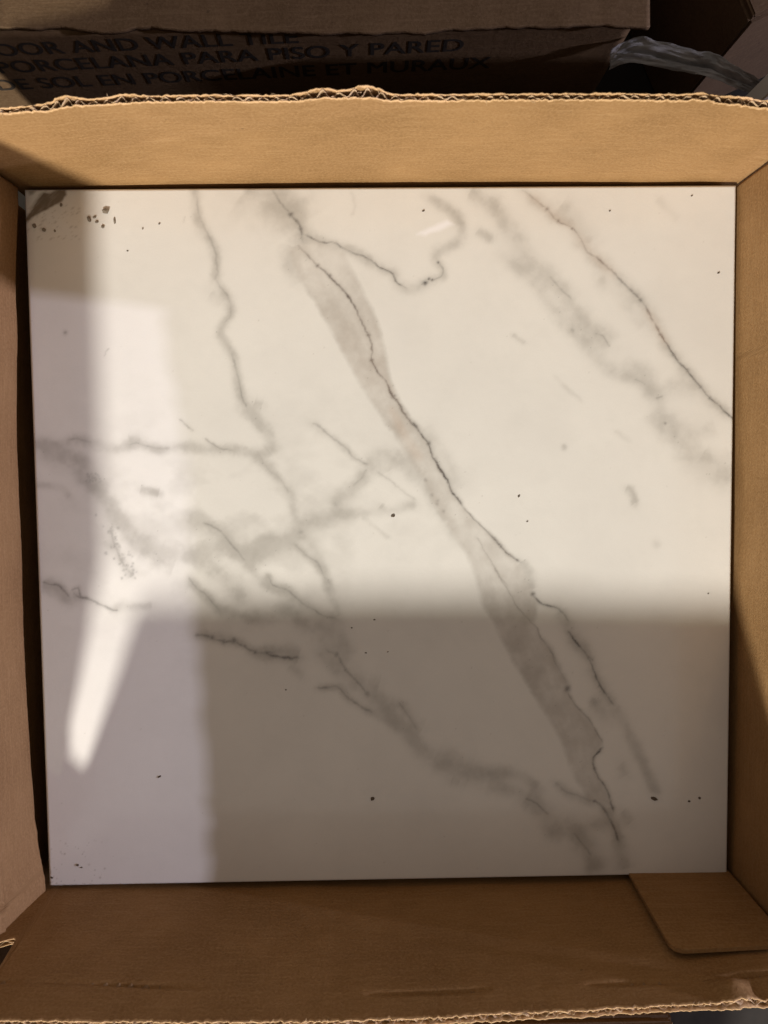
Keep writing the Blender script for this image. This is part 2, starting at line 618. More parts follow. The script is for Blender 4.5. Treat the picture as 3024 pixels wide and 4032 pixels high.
def H(c, pts, w, s, taper=True):
    global haze
    p = catmull(conv(c, pts))
    w = w * ZS * 0.8
    d, t = dist_poly(p, w * 3, True)
    k = s * np.exp(-(d / w) ** 2) * np.clip((CLD - 0.05) * 2.1, 0.65, 1.5)
    if taper:
        k = k * np.clip(np.minimum(t, 1 - t) / 0.08 + 0.35, 0, 1)
    haze = haze + k * (1 - np.clip(haze, 0, 1))


def T(c, pts, w, s, wm=0.25):
    global thread, haze, warm
    p = catmull(conv(c, pts))
    w = max(w * ZS * 0.47, 0.95)
    d, t = dist_poly(p, w * 6)
    ends = np.clip(np.minimum(t, 1 - t) / 0.06 + 0.25, 0, 1)
    ww = w * (0.55 + 0.9 * BRK)
    k = s * np.exp(-(d / ww) ** 2) * np.clip(0.42 + 1.5 * (BRK - 0.25), 0.30, 1.2) * ends
    thread = np.maximum(thread, k)
    k2 = 0.36 * s * np.exp(-(d / (w * 3.2)) ** 2) * ends
    haze = haze + k2 * (1 - np.clip(haze, 0, 1))


def POLY(ptsd, s, softl, target='haze'):
    """soft filled region, outline in display px"""
    p = np.array(ptsd)
    inside = np.zeros((N, N), bool)
    n = len(p)
    for i in range(n):
        a, b = p[i], p[(i + 1) % n]
        cond = (a[1] > WY) != (b[1] > WY)
        xi = a[0] + (WY - a[1]) / (b[1] - a[1] + 1e-12) * (b[0] - a[0])
        inside ^= cond & (WX < xi)
    d, _ = dist_poly(np.vstack([p, p[:1]]), softl * 3)
    sd = np.where(inside, d, -d)
    return s * np.clip(0.5 + sd / (2 * softl), 0, 1)


def DOT(c, x, y, r, s, target='thread'):
    global thread, haze
    p = conv(c, [(x, y)])[0]
    d = np.hypot(WX - p[0], WY - p[1])
    if target == 'thread':
        thread = np.maximum(thread, s * np.exp(-(d / (r * ZS)) ** 2))
    else:
        haze = haze + s * np.exp(-(d / (r * ZS)) ** 2) * (1 - np.clip(haze, 0, 1))


# -- left long vein
H('R1', [(1140, 60), (1150, 200), (1190, 330), (1270, 460), (1290, 600), (1270, 660)], 44, .30)
H('R1', [(1270, 640), (1350, 780), (1370, 880), (1330, 950), (1310, 1030), (1380, 1160), (1420, 1290), (1440, 1400), (1490, 1500), (1560, 1600), (1600, 1659)], 40, .30)
T('R1', [(1150, 120), (1160, 220), (1220, 360), (1275, 470), (1295, 600), (1272, 665), (1350, 775), (1372, 890), (1330, 950)], 12, .20)
T('R1', [(1370, 1150), (1420, 1290), (1440, 1400), (1475, 1500)], 12, .28)
H('R1', [(1520, 1470), (1580, 1490)], 50, .28)
H('R1', [(1240, 740), (1330, 800)], 70, .10)
H('R4', [(1440, 10), (1530, 60), (1600, 150), (1640, 250), (1600, 290)], 48, .30)
H('R5', [(20, 290), (60, 380), (150, 450), (220, 560), (260, 680), (300, 810)], 46, .20)
T('R5', [(20, 300), (90, 410), (160, 460), (220, 560)], 10, .16)
# -- main vein, upper part
H('R2', [(-60, 60), (60, 130), (200, 200), (300, 340)], 190, .26)
H('R2', [(110, 80), (250, 240), (320, 360), (330, 440)], 70, .30)
T('R2', [(110, 80), (180, 170), (245, 240), (310, 330), (320, 420)], 16, .42)
DOT('R2', 245, 242, 18, .6)
DOT('R2', 312, 340, 15, .6)
H('R2', [(260, 440), (240, 560), (300, 690)], 70, .20)
T('R2', [(290, 450), (350, 510), (410, 570), (490, 640), (570, 720), (640, 810), (700, 920), (750, 1030), (775, 1120), (770, 1190), (820, 1280), (850, 1320), (880, 1380), (905, 1430), (960, 1500), (1000, 1570), (1050, 1620), (1090, 1655)], 12, .62)
for q in ((410, 572), (495, 640), (750, 1030), (770, 1190), (905, 1425)):
    DOT('R2', q[0], q[1], 12, .6)
H('R2', [(330, 370), (460, 420), (580, 455), (700, 500), (760, 535), (840, 590), (910, 620), (940, 680), (1000, 720), (1080, 710), (1150, 670), (1225, 640), (1230, 590), (1200, 540), (1200, 490), (1260, 450), (1340, 400), (1345, 310), (1310, 230), (1210, 170), (1120, 110)], 46, .27)
T('R2', [(330, 370), (400, 405), (460, 422), (520, 415), (580, 455), (640, 490), (700, 500), (760, 535), (840, 590), (910, 620), (940, 680), (1000, 720)], 10, .52)
T('R2', [(1090, 695), (1130, 675), (1200, 658), (1235, 600), (1205, 545)], 10, .40)
for q in ((1120, 685, 14), (1142, 660, 9), (1165, 668, 9), (1205, 548, 8)):
    DOT('R2', q[0], q[1], q[2], .75)
H('R2', [(640, 90), (650, 180), (640, 250)], 16, .12)
H('R2', [(1400, 90), (1520, 160), (1600, 200)], 60, .18)
H('R2', [(1460, 340), (1560, 400)], 40, .24)
# -- taupe band beside the main vein
R2l = [(230, 480), (300, 680), (430, 860), (540, 1060), (660, 1290), (740, 1430), (860, 1620)]
R2r = [(400, 400), (580, 490), (660, 650), (770, 850), (830, 1000), (870, 1200), (890, 1330), (960, 1480), (1070, 1650)]
R5l = [(900, 160), (1000, 330), (1100, 470), (1170, 640), (1260, 780), (1380, 950), (1440, 1100), (1490, 1290), (1560, 1400)]
R5r = [(1060, 130), (1140, 240), (1170, 330), (1230, 430), (1290, 550), (1360, 650), (1420, 720), (1540, 830), (1610, 910), (1655, 965)]
L3l = [(80, 0), (170, 180), (260, 330), (380, 510), (480, 700), (540, 850), (590, 960), (660, 1080)]
L3r = [(300, -60), (360, 20), (420, 110), (470, 230), (520, 350), (570, 460), (640, 540), (700, 630), (740, 720), (690, 800), (690, 860), (740, 960), (790, 1060), (800, 1100)]
R6r = [(60, 880), (200, 1030), (300, 1220), (330, 1290)]
left = np.vstack([conv('R2', R2l), conv('R5', R5l), conv('L3', L3l)])
right = np.vstack([conv('R2', R2r), conv('R5', R5r), conv('R6', R6r), conv('L3', L3r)])
band = POLY(np.vstack([left, right[::-1]]), 1.0, 5.5)
DG = fbm((PXX * 0.45 - PYY * 0.2) / 9, (PXX * 0.4 + PYY * 0.9) / 90, 4)   # streaks along the band
bw = 0.28 + 0.45 * (CLD - 0.5) + 0.22 * (DG - 0.5)
bw = bw * np.interp(PYY, [540, 660, 900, 1010, 1260, 1380], [0.35, 1.0, 1.0, 0.62, 0.62, 1.1])
haze = haze + band * bw * (1 - np.clip(haze, 0, 1))
warm = np.maximum(warm, band * np.maximum(0.45 * np.exp(-((PYY - 800) / 190) ** 2), 0.25))
cwm = conv('R5', [(900, 40), (1000, 220), (1080, 330)])
dw, _ = dist_poly(cwm, 60)
warm = np.maximum(warm, 0.9 * np.exp(-(dw / 16) ** 2))
H('R5', [(920, 150), (1000, 240), (1060, 350)], 50, .12)
# -- main vein, middle
T('R5', [(950, 0), (1000, 70), (1060, 130), (1110, 200), (1145, 250), (1170, 320), (1220, 420), (1270, 490), (1290, 550), (1330, 600), (1360, 655)], 14, .80)
T('R5', [(1360, 655), (1420, 720), (1470, 760), (1540, 825), (1580, 870), (1610, 910), (1659, 970)], 9, .50)
DOT('R5', 1145, 245, 14, .7)
DOT('R5', 1608, 910, 10, .6)
H('R5', [(1100, 120), (1230, 350), (1340, 560)], 70, .13)
T('R5', [(1450, 850), (1520, 960), (1570, 1050), (1600, 1110), (1659, 1180)], 9, .24)
for q in ((1120, 485), (1160, 580), (1195, 640), (1240, 690), (1200, 620)):
    DOT('R5', q[0], q[1], 12, .28)
H('R5', [(1110, 470), (1180, 620), (1260, 720), (1340, 880)], 60, .18)
T('R6', [(0, 810), (45, 865), (85, 910), (120, 955), (210, 1020)], 12, .58)
H('R6', [(210, 1020), (260, 1090), (290, 1200)], 44, .25)
T('R6', [(290, 1215), (330, 1265), (390, 1300), (470, 1330), (530, 1400)], 12, .55)
DOT('R6', 300, 1225, 14, .6)
T('R6', [(525, 1465), (580, 1540), (640, 1610), (690, 1659)], 13, .66)
H('R6', [(470, 1330), (540, 1450), (660, 1640)], 60, .20)
T('R6', [(40, 1040), (80, 1120), (170, 1270), (210, 1320), (300, 1420), (380, 1550), (450, 1659)], 10, .32)
H('R6', [(100, 1080), (200, 1250), (300, 1420)], 60, .12)
# -- main vein, lower part
T('L3', [(540, 0), (590, 60), (650, 130), (700, 240), (720, 310), (770, 380), (820, 460)], 14, .66)
H('L3', [(540, 0), (650, 130), (720, 300), (820, 460)], 60, .20)
H('L3', [(820, 460), (880, 560), (960, 720), (1020, 840), (1070, 950), (1100, 1050)], 46, .26)
H('L3', [(700, 430), (760, 520), (830, 500)], 90, .18)
H('L3', [(350, 20), (420, 110), (470, 230), (520, 340)], 30, .22)
T('L3', [(400, 80), (470, 230), (515, 345)], 9, .2)
DOT('L3', 515, 350, 22, .6)
T('L3', [(520, 370), (570, 460), (640, 530), (690, 610), (750, 710)], 11, .45)
T('L3', [(752, 740), (690, 800), (690, 860), (720, 930), (770, 990), (800, 1060), (825, 1150)], 13, .66)
T('L3', [(680, 1080), (740, 1110), (780, 1170), (820, 1250), (850, 1350)], 20, .66)
H('L3', [(770, 1130), (820, 1230), (850, 1340)], 44, .38)
T('L3', [(440, 960), (520, 1030), (600, 1055), (680, 1085)], 16, .25)
H('L3', [(440, 960), (520, 1030), (600, 1055), (690, 1090)], 44, .18)
H('L3', [(840, 1320), (880, 1430), (900, 1540)], 60, .28)
H('L3', [(870, 1150), (930, 1230)], 60, .16)
H('L3', [(860, 850), (900, 930)], 50, .14)
H('L3', [(240, 1060), (310, 1090), (380, 1170), (450, 1270), (540, 1260), (610, 1350), (680, 1440), (700, 1560)], 80, .30)
H('L3', [(560, 1290), (700, 1240), (800, 1260)], 70, .20)
T('L3', [(250, 1065), (310, 1090), (390, 1170)], 10, .3)
T('L3', [(560, 1300), (610, 1350), (680, 1440)], 10, .22)
DOT('L3', 690, 435, 30, .3)
# -- lower left diagonal
H('L2', [(400, 40), (480, 130), (540, 200), (600, 260), (660, 300), (740, 380), (830, 450), (900, 540), (1000, 640), (1070, 720), (1150, 790), (1250, 820), (1340, 860), (1460, 910), (1659, 920)], 70, .26)
T('L2', [(470, 110), (540, 135), (600, 225), (660, 290), (745, 385), (760, 400)], 12, .28)
T('L2', [(940, 440), (1010, 540), (1065, 620)], 12, .22)
H('L2', [(880, 440), (960, 470), (1040, 580), (1100, 610)], 60, .16)
for q in ((537, 132, 13), (597, 226, 12), (742, 380, 16)):
    DOT('L2', q[0], q[1], q[2], .35)
T('L2', [(410, 345), (480, 345), (550, 340), (600, 395), (670, 445), (760, 510)], 14, .36)
H('L2', [(410, 345), (550, 342), (600, 400), (670, 445), (760, 510), (860, 560), (960, 640)], 36, .18)
H('L2', [(1180, 800), (1290, 850), (1420, 900)], 110, .20)
H('L2', [(1290, 950), (1340, 960)], 40, .22)
H('L2', [(740, 310), (820, 330)], 70, .18)
H('L3', [(-10, 915), (120, 890), (230, 920), (340, 1000)], 46, .22)
H('L3', [(-10, 990), (180, 1030), (290, 1085)], 60, .20)
T('L1', [(1130, 0), (1200, 0), (1260, 15), (1340, 40), (1400, 40), (1460, 75), (1540, 115), (1659, 125)], 18, .55)
for q in ((1260, 12, 16), (1335, 42, 16), (1400, 36, 18), (1470, 74, 12), (1535, 116, 15), (1615, 127, 12)):
    DOT('L1', q[0], q[1], q[2], .55)
H('L1', [(1180, 0), (1400, 40), (1540, 115), (1659, 130)], 46, .20)
T('L2', [(0, 118), (70, 128), (130, 145), (200, 152), (300, 145)], 18, .55)
H('L2', [(60, 125), (150, 120), (230, 120), (300, 145)], 60, .28)
H('L2', [(230, 200), (330, 280)], 40, .12)
# -- left horizontals
H('R4', [(90, 240), (200, 270), (330, 225), (440, 235), (560, 260), (660, 270), (760, 240), (850, 265), (950, 280), (1080, 275), (1200, 280), (1300, 285), (1420, 285)], 44, .24)
T('R4', [(310, 220), (380, 215), (470, 240)], 12, .2)
T('R4', [(700, 255), (770, 245), (860, 270), (980, 282)], 11, .2)
H('R4', [(700, 230), (780, 240)], 60, .16)
T('R4', [(1040, 80), (1090, 120), (1130, 158)], 9, .35)
T('R4', [(1200, 208), (1250, 245), (1300, 278), (1390, 287)], 9, .38)
H('R4', [(130, 250), (240, 290), (320, 320), (400, 370), (450, 460), (520, 530), (580, 640), (640, 730), (740, 850), (860, 920), (960, 950), (1050, 960)], 66, .26)
H('R4', [(780, 950), (880, 1000), (1000, 1060)], 80, .16)
for i in range(26):
    t = random.random()
    DOT('R4', 430 + 90 * random.random(), 440 + 55 * random.random(), 7, .12 + .22 * random.random())
for i in range(60):
    t = random.random()
    DOT('R4', 570 + 170 * t + 40 * random.gauss(0, .7), 790 + 330 * t + 34 * random.gauss(0, .7), 6 + 4 * random.random(), .15 + .3 * random.random())
T('R4', [(590, 800), (620, 900), (660, 1000), (700, 1060), (740, 1110)], 14, .34)
H('R4', [(560, 860), (640, 980), (740, 1110)], 60, .14)
DOT('R4', 555, 965, 12, .35)
DOT('R4', 490, 706, 9, .35)
H('R4', [(780, 545), (900, 572)], 34, .34)
H('R4', [(90, 515), (250, 530), (330, 580)], 30, .14)
T('R4', [(140, 1150), (190, 1165), (240, 1170), (290, 1212), (320, 1240)], 14, .55)
T('R4', [(330, 1200), (380, 1185), (395, 1240), (440, 1255)], 12, .42)
T('R4', [(340, 1215), (400, 1250), (500, 1278), (600, 1322), (640, 1330)], 12, .40)
H('R4', [(140, 1150), (260, 1220), (320, 1270), (400, 1240)], 60, .30)
H('R4', [(600, 1322), (740, 1310), (860, 1312)], 36, .18)
H('R4', [(1090, 710), (1200, 760), (1300, 810), (1360, 880), (1440, 980), (1500, 1010)], 60, .20)
T('R4', [(1190, 760), (1240, 775), (1300, 806), (1360, 875), (1410, 930), (1440, 980), (1470, 1010)], 12, .40)
H('R4', [(1480, 1010), (1570, 950), (1659, 930)], 80, .20)
T('R4', [(1100, 1120), (1150, 1180), (1230, 1250), (1300, 1325)], 11, .32)
H('R4', [(1110, 1130), (1160, 1190), (1230, 1250), (1300, 1320), (1380, 1350), (1500, 1380), (1659, 1375)], 46, .24)
H('R4', [(1130, 900), (1230, 1050), (1400, 1120), (1480, 1250)], 80, .12)
H('R4', [(1150, 960), (1300, 930), (1420, 960)], 90, .10)
DOT('R4', 1620, 1100, 18, .3, 'haze')
# -- centre network
T('R5', [(370, 100), (430, 130), (520, 210), (600, 270), (680, 350), (750, 380)], 13, .30)
H('R5', [(340, 100), (520, 210), (680, 350), (750, 380)], 34, .10)
H('R5', [(740, 370), (820, 330), (910, 320), (980, 380), (1080, 450)], 60, .20)
H('R5', [(760, 400), (860, 400), (880, 420)], 50, .14)
H('R5', [(750, 420), (700, 480), (620, 545), (545, 610), (560, 660), (480, 720), (380, 755), (300, 810), (220, 870), (100, 920), (0, 930)], 60, .24)
T('R5', [(745, 415), (700, 470), (650, 520)], 10, .18)
T('R5', [(800, 425), (900, 490), (960, 550), (1060, 615)], 11, .18)
H('R5', [(1060, 640), (960, 660), (820, 695), (680, 695), (560, 705), (470, 735)], 40, .17)
H('R5', [(820, 650), (835, 662)], 28, .42)
DOT('R5', 305, 815, 16, .32)
DOT('R5', 535, 640, 18, .2)
H('R5', [(0, 960), (120, 930), (250, 900)], 80, .16)
T('R5', [(260, 890), (340, 960), (420, 1020), (460, 1100), (500, 1160)], 12, .26)
H('R5', [(240, 880), (340, 960), (420, 1030), (470, 1120), (520, 1250)], 36, .18)
T('R5', [(85, 1100), (130, 1165), (230, 1212), (330, 1295), (430, 1350), (540, 1395)], 11, .30)
H('R5', [(80, 1090), (130, 1165), (230, 1210), (330, 1295), (430, 1350), (560, 1400)], 46, .20)
H('R5', [(0, 1380), (100, 1340), (240, 1350), (330, 1420), (460, 1450), (560, 1560), (640, 1659)], 80, .22)
H('R5', [(700, 720), (800, 800), (880, 860)], 20, .08)
for pts_, w_, s_ in (([(620, 720), (700, 800), (800, 880), (950, 940), (1100, 980), (1250, 1060), (1400, 1180), (1500, 1300)], 60, .18),
                     ([(1100, 980), (1200, 940), (1330, 900), (1450, 960), (1560, 960), (1659, 900)], 70, .20),
                     ([(1470, 1010), (1540, 1110), (1640, 1180), (1740, 1210)], 40, .17),
                     ([(1380, 290), (1480, 300), (1560, 330), (1630, 290)], 40, .18),
                     ([(90, 250), (200, 330), (330, 400), (430, 480), (560, 600)], 70, .15)):
    H('R4', pts_, w_, s_)
for pts_, w_, s_ in (([(0, 900), (120, 900), (240, 860), (300, 815)], 60, .22),
                     ([(300, 810), (380, 900), (430, 1010), (480, 1130)], 40, .15),
                     ([(900, 330), (1000, 400), (1110, 480)], 60, .18),
                     ([(480, 1130), (520, 1260), (560, 1380)], 40, .14)):
    H('R5', pts_, w_, s_)
# -- right veins
T('R3', [(230, 70), (330, 160), (390, 210), (460, 290), (560, 330), (610, 400), (650, 470), (710, 510)], 11, .34)
T('R3', [(710, 510), (790, 590), (870, 670), (940, 740), (1000, 800), (1050, 870), (1090, 950)], 13, .42)
T('R3', [(1090, 950), (1130, 1020), (1170, 1090), (1210, 1160), (1260, 1220), (1300, 1265), (1390, 1370), (1440, 1430), (1510, 1490), (1580, 1555), (1620, 1590)], 12, .62)
H('R3', [(220, 60), (390, 210), (560, 330), (650, 470), (790, 590), (940, 740), (1050, 870), (1170, 1090), (1300, 1265), (1440, 1430), (1620, 1590)], 56, .24)
H('R3', [(460, 190), (560, 260), (680, 420)], 90, .17)
H('R3', [(720, 640), (900, 820), (1040, 960)], 60, .10)
for q in ((385, 205, 11), (458, 285, 11), (548, 330, 10), (995, 798, 12), (1125, 1020, 11), (1208, 1160, 13), (1298, 1262, 12), (1385, 1368, 11), (1450, 1440, 12)):
    DOT('R3', q[0], q[1], q[2], .5)
dw, _ = dist_poly(conv('R3', [(300, 120), (460, 280), (620, 420), (800, 600)]), 60)
warm = np.maximum(warm, 0.6 * np.exp(-(dw / 18) ** 2))
dw, _ = dist_poly(conv('R3', [(1050, 880), (1150, 1060)]), 40)
warm = np.maximum(warm, 0.7 * np.exp(-(dw / 12) ** 2))
H('R3', [(-20, 90), (60, 220), (180, 390), (240, 500), (330, 590), (400, 660), (470, 720), (560, 850), (640, 960), (750, 1040), (800, 1110)], 84, .22)
H('R3', [(80, 490), (200, 600), (300, 680), (450, 880), (560, 1000), (690, 1130), (780, 1240), (900, 1290), (1000, 1330), (1110, 1430), (1130, 1540), (1160, 1610)], 60, .20)
H('R3', [(-20, 390), (40, 400)], 40, .25)
H('R3', [(860, 1230), (1010, 1260), (1100, 1400), (1230, 1370), (1380, 1390)], 70, .18)
T('R3', [(410, 650), (480, 730), (550, 800)], 10, .22)
T('R3', [(700, 1010), (755, 1042), (800, 1110)], 10, .24)
T('R3', [(960, 1310), (1030, 1345)], 10, .26)
T('R3', [(1100, 1440), (1140, 1420)], 14, .32)
T('R3', [(540, 985), (560, 1000)], 14, .2)
H('R3', [(160, 1020), (250, 1085)], 20, .20)
H('R3', [(430, 1290), (620, 1470)], 20, .09)
H('R3', [(1110, 130), (1250, 280)], 40, .08)
H('R6', [(1090, 0), (1160, 110), (1250, 200), (1340, 340), (1480, 430), (1600, 500)], 96, .24)
H('R6', [(1170, 100), (1380, 170), (1500, 140)], 60, .14)
H('R6', [(1400, 300), (1500, 350), (1590, 330)], 70, .14)
H('R6', [(840, 160), (940, 240)], 24, .09)
H('R6', [(890, 540), (930, 560), (975, 635)], 34, .34)
DOT('R6', 500, 265, 18, .3, 'haze')
DOT('R6', 1100, 900, 30, .14, 'haze')
DOT('R6', 1160, 112, 9, .45)
DOT('R1', 295, 1012, 16, .30, 'haze')
DOT('R1', 295, 1012, 8, .25)
T('R1', [(550, 1170), (560, 1140), (582, 1120)], 5, .20)
T('R1', [(1060, 300), (1075, 250)], 7, .12)
# the web left of the middle is denser, with faint clouding between its veins
web = np.exp(-((PXX - 480) / 420) ** 2 - ((PYY - 1140) / 230) ** 2)
haze = np.clip(haze * (1 + 0.40 * web) + 0.16 * web * np.clip((fbm(PXX / 80 + 3, PYY / 60 + 9, 4) - 0.45) * 4, 0, 1), 0, 0.9)
haze = 0.36 * np.tanh(haze / 0.36) * (0.82 + 0.36 * CLD) * 1.04
thread = np.clip(thread * (1.18 - 0.42 * web), 0, 0.92)
# fine dark speckles over the veins
spk = RNG.random((N, N))
thread = np.maximum(thread, np.where((spk > 0.9990) & (haze > 0.12), 0.30, 0))

# -- dried mortar smear and mud spatter at the far left corner
WX0, WY0 = WX, WY
sm = conv('R1', [(28, 275), (60, 225), (95, 165), (130, 120), (150, 95), (185, 100), (215, 92), (290, 84), (303, 118), (270, 165), (190, 200), (110, 240), (36, 292)])
smear = POLY(sm, 1.0, 2.6) * (0.85 + 0.5 * (fbm((PXX + PYY) / 5, (PXX - PYY) / 26, 3) - 0.3))
sm2 = conv('R1', [(45, 78), (100, 80), (85, 105), (60, 110)])
smear = np.maximum(smear, POLY(sm2, .6, 2.5))
sm3 = conv('R1', [(70, 200), (130, 110), (165, 90), (150, 130), (110, 190)])
smear = np.maximum(smear, POLY(sm3, .85, 5))
dirt = np.maximum(dirt, np.clip(smear, 0, 0.95))
for i in range(80):
    a = random.random()
    x = 40 + 360 * random.random()
    y = 170 + 240 * random.random()
    p = conv('R1', [(x, y)])[0]
    r = 0.8 + 1.3 * random.random() ** 2
    ang = math.radians(-35)
    ux = (PXX - p[0]) * math.cos(ang) + (PYY - p[1]) * math.sin(ang)
    uy = -(PXX - p[0]) * math.sin(ang) + (PYY - p[1]) * math.cos(ang)
    dirt = np.maximum(dirt, (0.15 + 0.3 * random.random()) * np.exp(-((ux / (r * 2.2)) ** 2 + (uy / r) ** 2)))
for i in range(60):
    x = 190 + 380 * random.random() ** 1.8
    y = 1640 - 300 * random.random() ** 1.8
    p = conv('L1', [(x, y)])[0]
    r = 0.9 + 1.3 * random.random() ** 2
    dirt = np.maximum(dirt, (0.25 + 0.45 * random.random()) * np.exp(-(((PXX - p[0]) / r) ** 2 + ((PYY - p[1]) / r) ** 2)))
for i in range(150):
    p = (60 + 1520 * random.random(), 410 + 1490 * random.random())
    r = 0.7 + 0.8 * random.random()
    dirt = np.maximum(dirt, (0.10 + 0.25 * random.random()) * np.exp(-(((PXX - p[0]) / r) ** 2 + ((PYY - p[1]) / r) ** 2)))
# pale streak in the print, paler than the tile around it
streak_mask = POLY(conv('R2', [(1060, 370), (1150, 320), (1260, 275), (1300, 300), (1230, 335), (1120, 372)]), 1.0, 4.5) * 0.9

# -- tile mesh: printed face + rounded edge + sides down to the back
TH = 0.0086
edge = np.zeros((N, N))
dE = np.minimum(np.minimum(np.arange(N)[None], N - 1 - np.arange(N)[None]), np.minimum(np.arange(N)[:, None], N - 1 - np.arange(N)[:, None]))
zt = np.where(dE == 0, -0.00055, np.where(dE == 1, -0.00012, 0.0))
xx = GX + 0
yy = GY + 0
V = np.stack([xx, yy, zt], -1).reshape(-1, 3)
idx = np.arange(N * N).reshape(N, N)
ring = np.concatenate([idx[0, :], idx[1:, -1], idx[-1, -2::-1], idx[-2:0:-1, 0]])
low = V[ring].copy()
low[:, 2] = -TH
nb = len(V)
V = np.concatenate([V, low])
nr = len(ring)
a = np.arange(nr)
b = (a + 1) % nr
skirt = np.stack([ring[b], ring[a], nb + a, nb + b], -1)
# back face as strips between opposite borders
bot = np.arange(nb, nb + nr)
e0, e2 = bot[:N], bot[2 * N - 2:3 * N - 2][::-1]
back = np.stack([e0[:-1], e2[:-1], e2[1:], e0[1:]], -1)
F = np.concatenate([gridq(N, N), skirt, back])
me = mesh_np('marble_tile', V, F)
def attr(name, arr):
    at = me.attributes.new(name, 'FLOAT', 'POINT')
    v = np.zeros(len(V), np.float32)
    v[:N * N] = np.clip(arr, 0, 1).ravel()
    at.data.foreach_set('value', v)
attr('haze', haze)
attr('thread', thread)
attr('warm', warm)
attr('dirt', dirt)
attr('glue', streak_mask)

k = NT('marble_print')
tc = k.n('ShaderNodeTexCoord')
ob = tc.outputs['Object']
def at(n):
    x = k.n('ShaderNodeAttribute')
    x.attribute_name = n
    return x.outputs['Fac']
c1 = k.noise(ob, 16, 5, 0.6)
c2 = k.noise(ob, 60, 5, 0.65)
fine = k.noise(ob, 1600, 2, 0.6)
base = k.mix(k.ramp(c1, 0.35, 0.7), (0.80, 0.775, 0.735), (0.74, 0.715, 0.68))
base = k.mix(k.math('MULTIPLY', k.ramp(c2, 0.5, 0.75), 0.22), base, (0.66, 0.64, 0.60))
base = k.mix(k.ramp(fine, 0.35, 0.7, 0, 0.10), base, (0.60, 0.58, 0.54))
hz = k.math('MULTIPLY', at('haze'), k.ramp(c2, 0.25, 0.75, 1.25, 1.65))
hcol = k.mix(at('warm'), (0.245, 0.225, 0.195), (0.36, 0.245, 0.165))
c = k.mix(hz, base, hcol)
tcol = k.mix(at('warm'), (0.060, 0.055, 0.052), (0.14, 0.075, 0.045))
c = k.mix(k.math('MULTIPLY', at('thread'), k.ramp(fine, 0.2, 0.6, 0.7, 1.05)), c, tcol)
c = k.mix(at('dirt'), c, k.mix(c2, (0.125, 0.088, 0.052), (0.21, 0.155, 0.10)))
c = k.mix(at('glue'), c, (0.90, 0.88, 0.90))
geo = k.n('ShaderNodeNewGeometry')
sepz = k.n('ShaderNodeSeparateXYZ', Vector=ob)
side = k.ramp(sepz.outputs['Z'], -0.0011, -0.0006, 1, 0)
c = k.mix(side, c, (0.52, 0.47, 0.41))
k.set(k.b.inputs['Base Color'], c)
ro = k.math('ADD', k.ramp(c2, 0.3, 0.7, 0.11, 0.16), k.math('MULTIPLY', at('dirt'), 0.5))
k.set(k.b.inputs['Roughness'], ro)
k.b.inputs['IOR'].default_value = 1.49
bp = k.n('ShaderNodeBump', Height=k.math('ADD', k.math('MULTIPLY', k.noise(ob, 900, 2, 0.5), 0.5), k.math('MULTIPLY', k.noise(ob, 260, 2, 0.5), 0.8)))
bp.inputs['Strength'].default_value = 0.10
bp.inputs['Distance'].default_value = 0.0003
k.set(k.b.inputs['Normal'], bp.outputs[0])
tile = link('marble_tile', me, k.m)
me.polygons.foreach_set('use_smooth', [True] * len(me.polygons))
tag(tile, 'square white marble look tile with grey veins, topmost of the stack in the open carton', 'tile')

# the tiles below it: only their edges can show in the gaps
M_under = plain('tile_edge', (0.52, 0.47, 0.41), 0.6, 0.15, 200)
um = box_mesh('stacked_tile', -0.1515, 0.1515, -0.1515, 0.1515, -0.0086, 0.0, 0.0005)
um.materials.append(M_under)
z = -TH - 0.0001
i = 0
while z - 0.0086 > FZ + 0.0024 and i < 6:
    o = bpy.data.objects.new('stacked_tile', um)
    COL.objects.link(o)
    o.location = (random.uniform(-.0005, .0005), random.uniform(-.0004, .0004), z)
    tag(o, 'tile hidden in the stack beneath the marble tile', 'tile', 'tiles stacked beneath the top tile')
    z -= 0.0087
    i += 1
STACK_Z = z

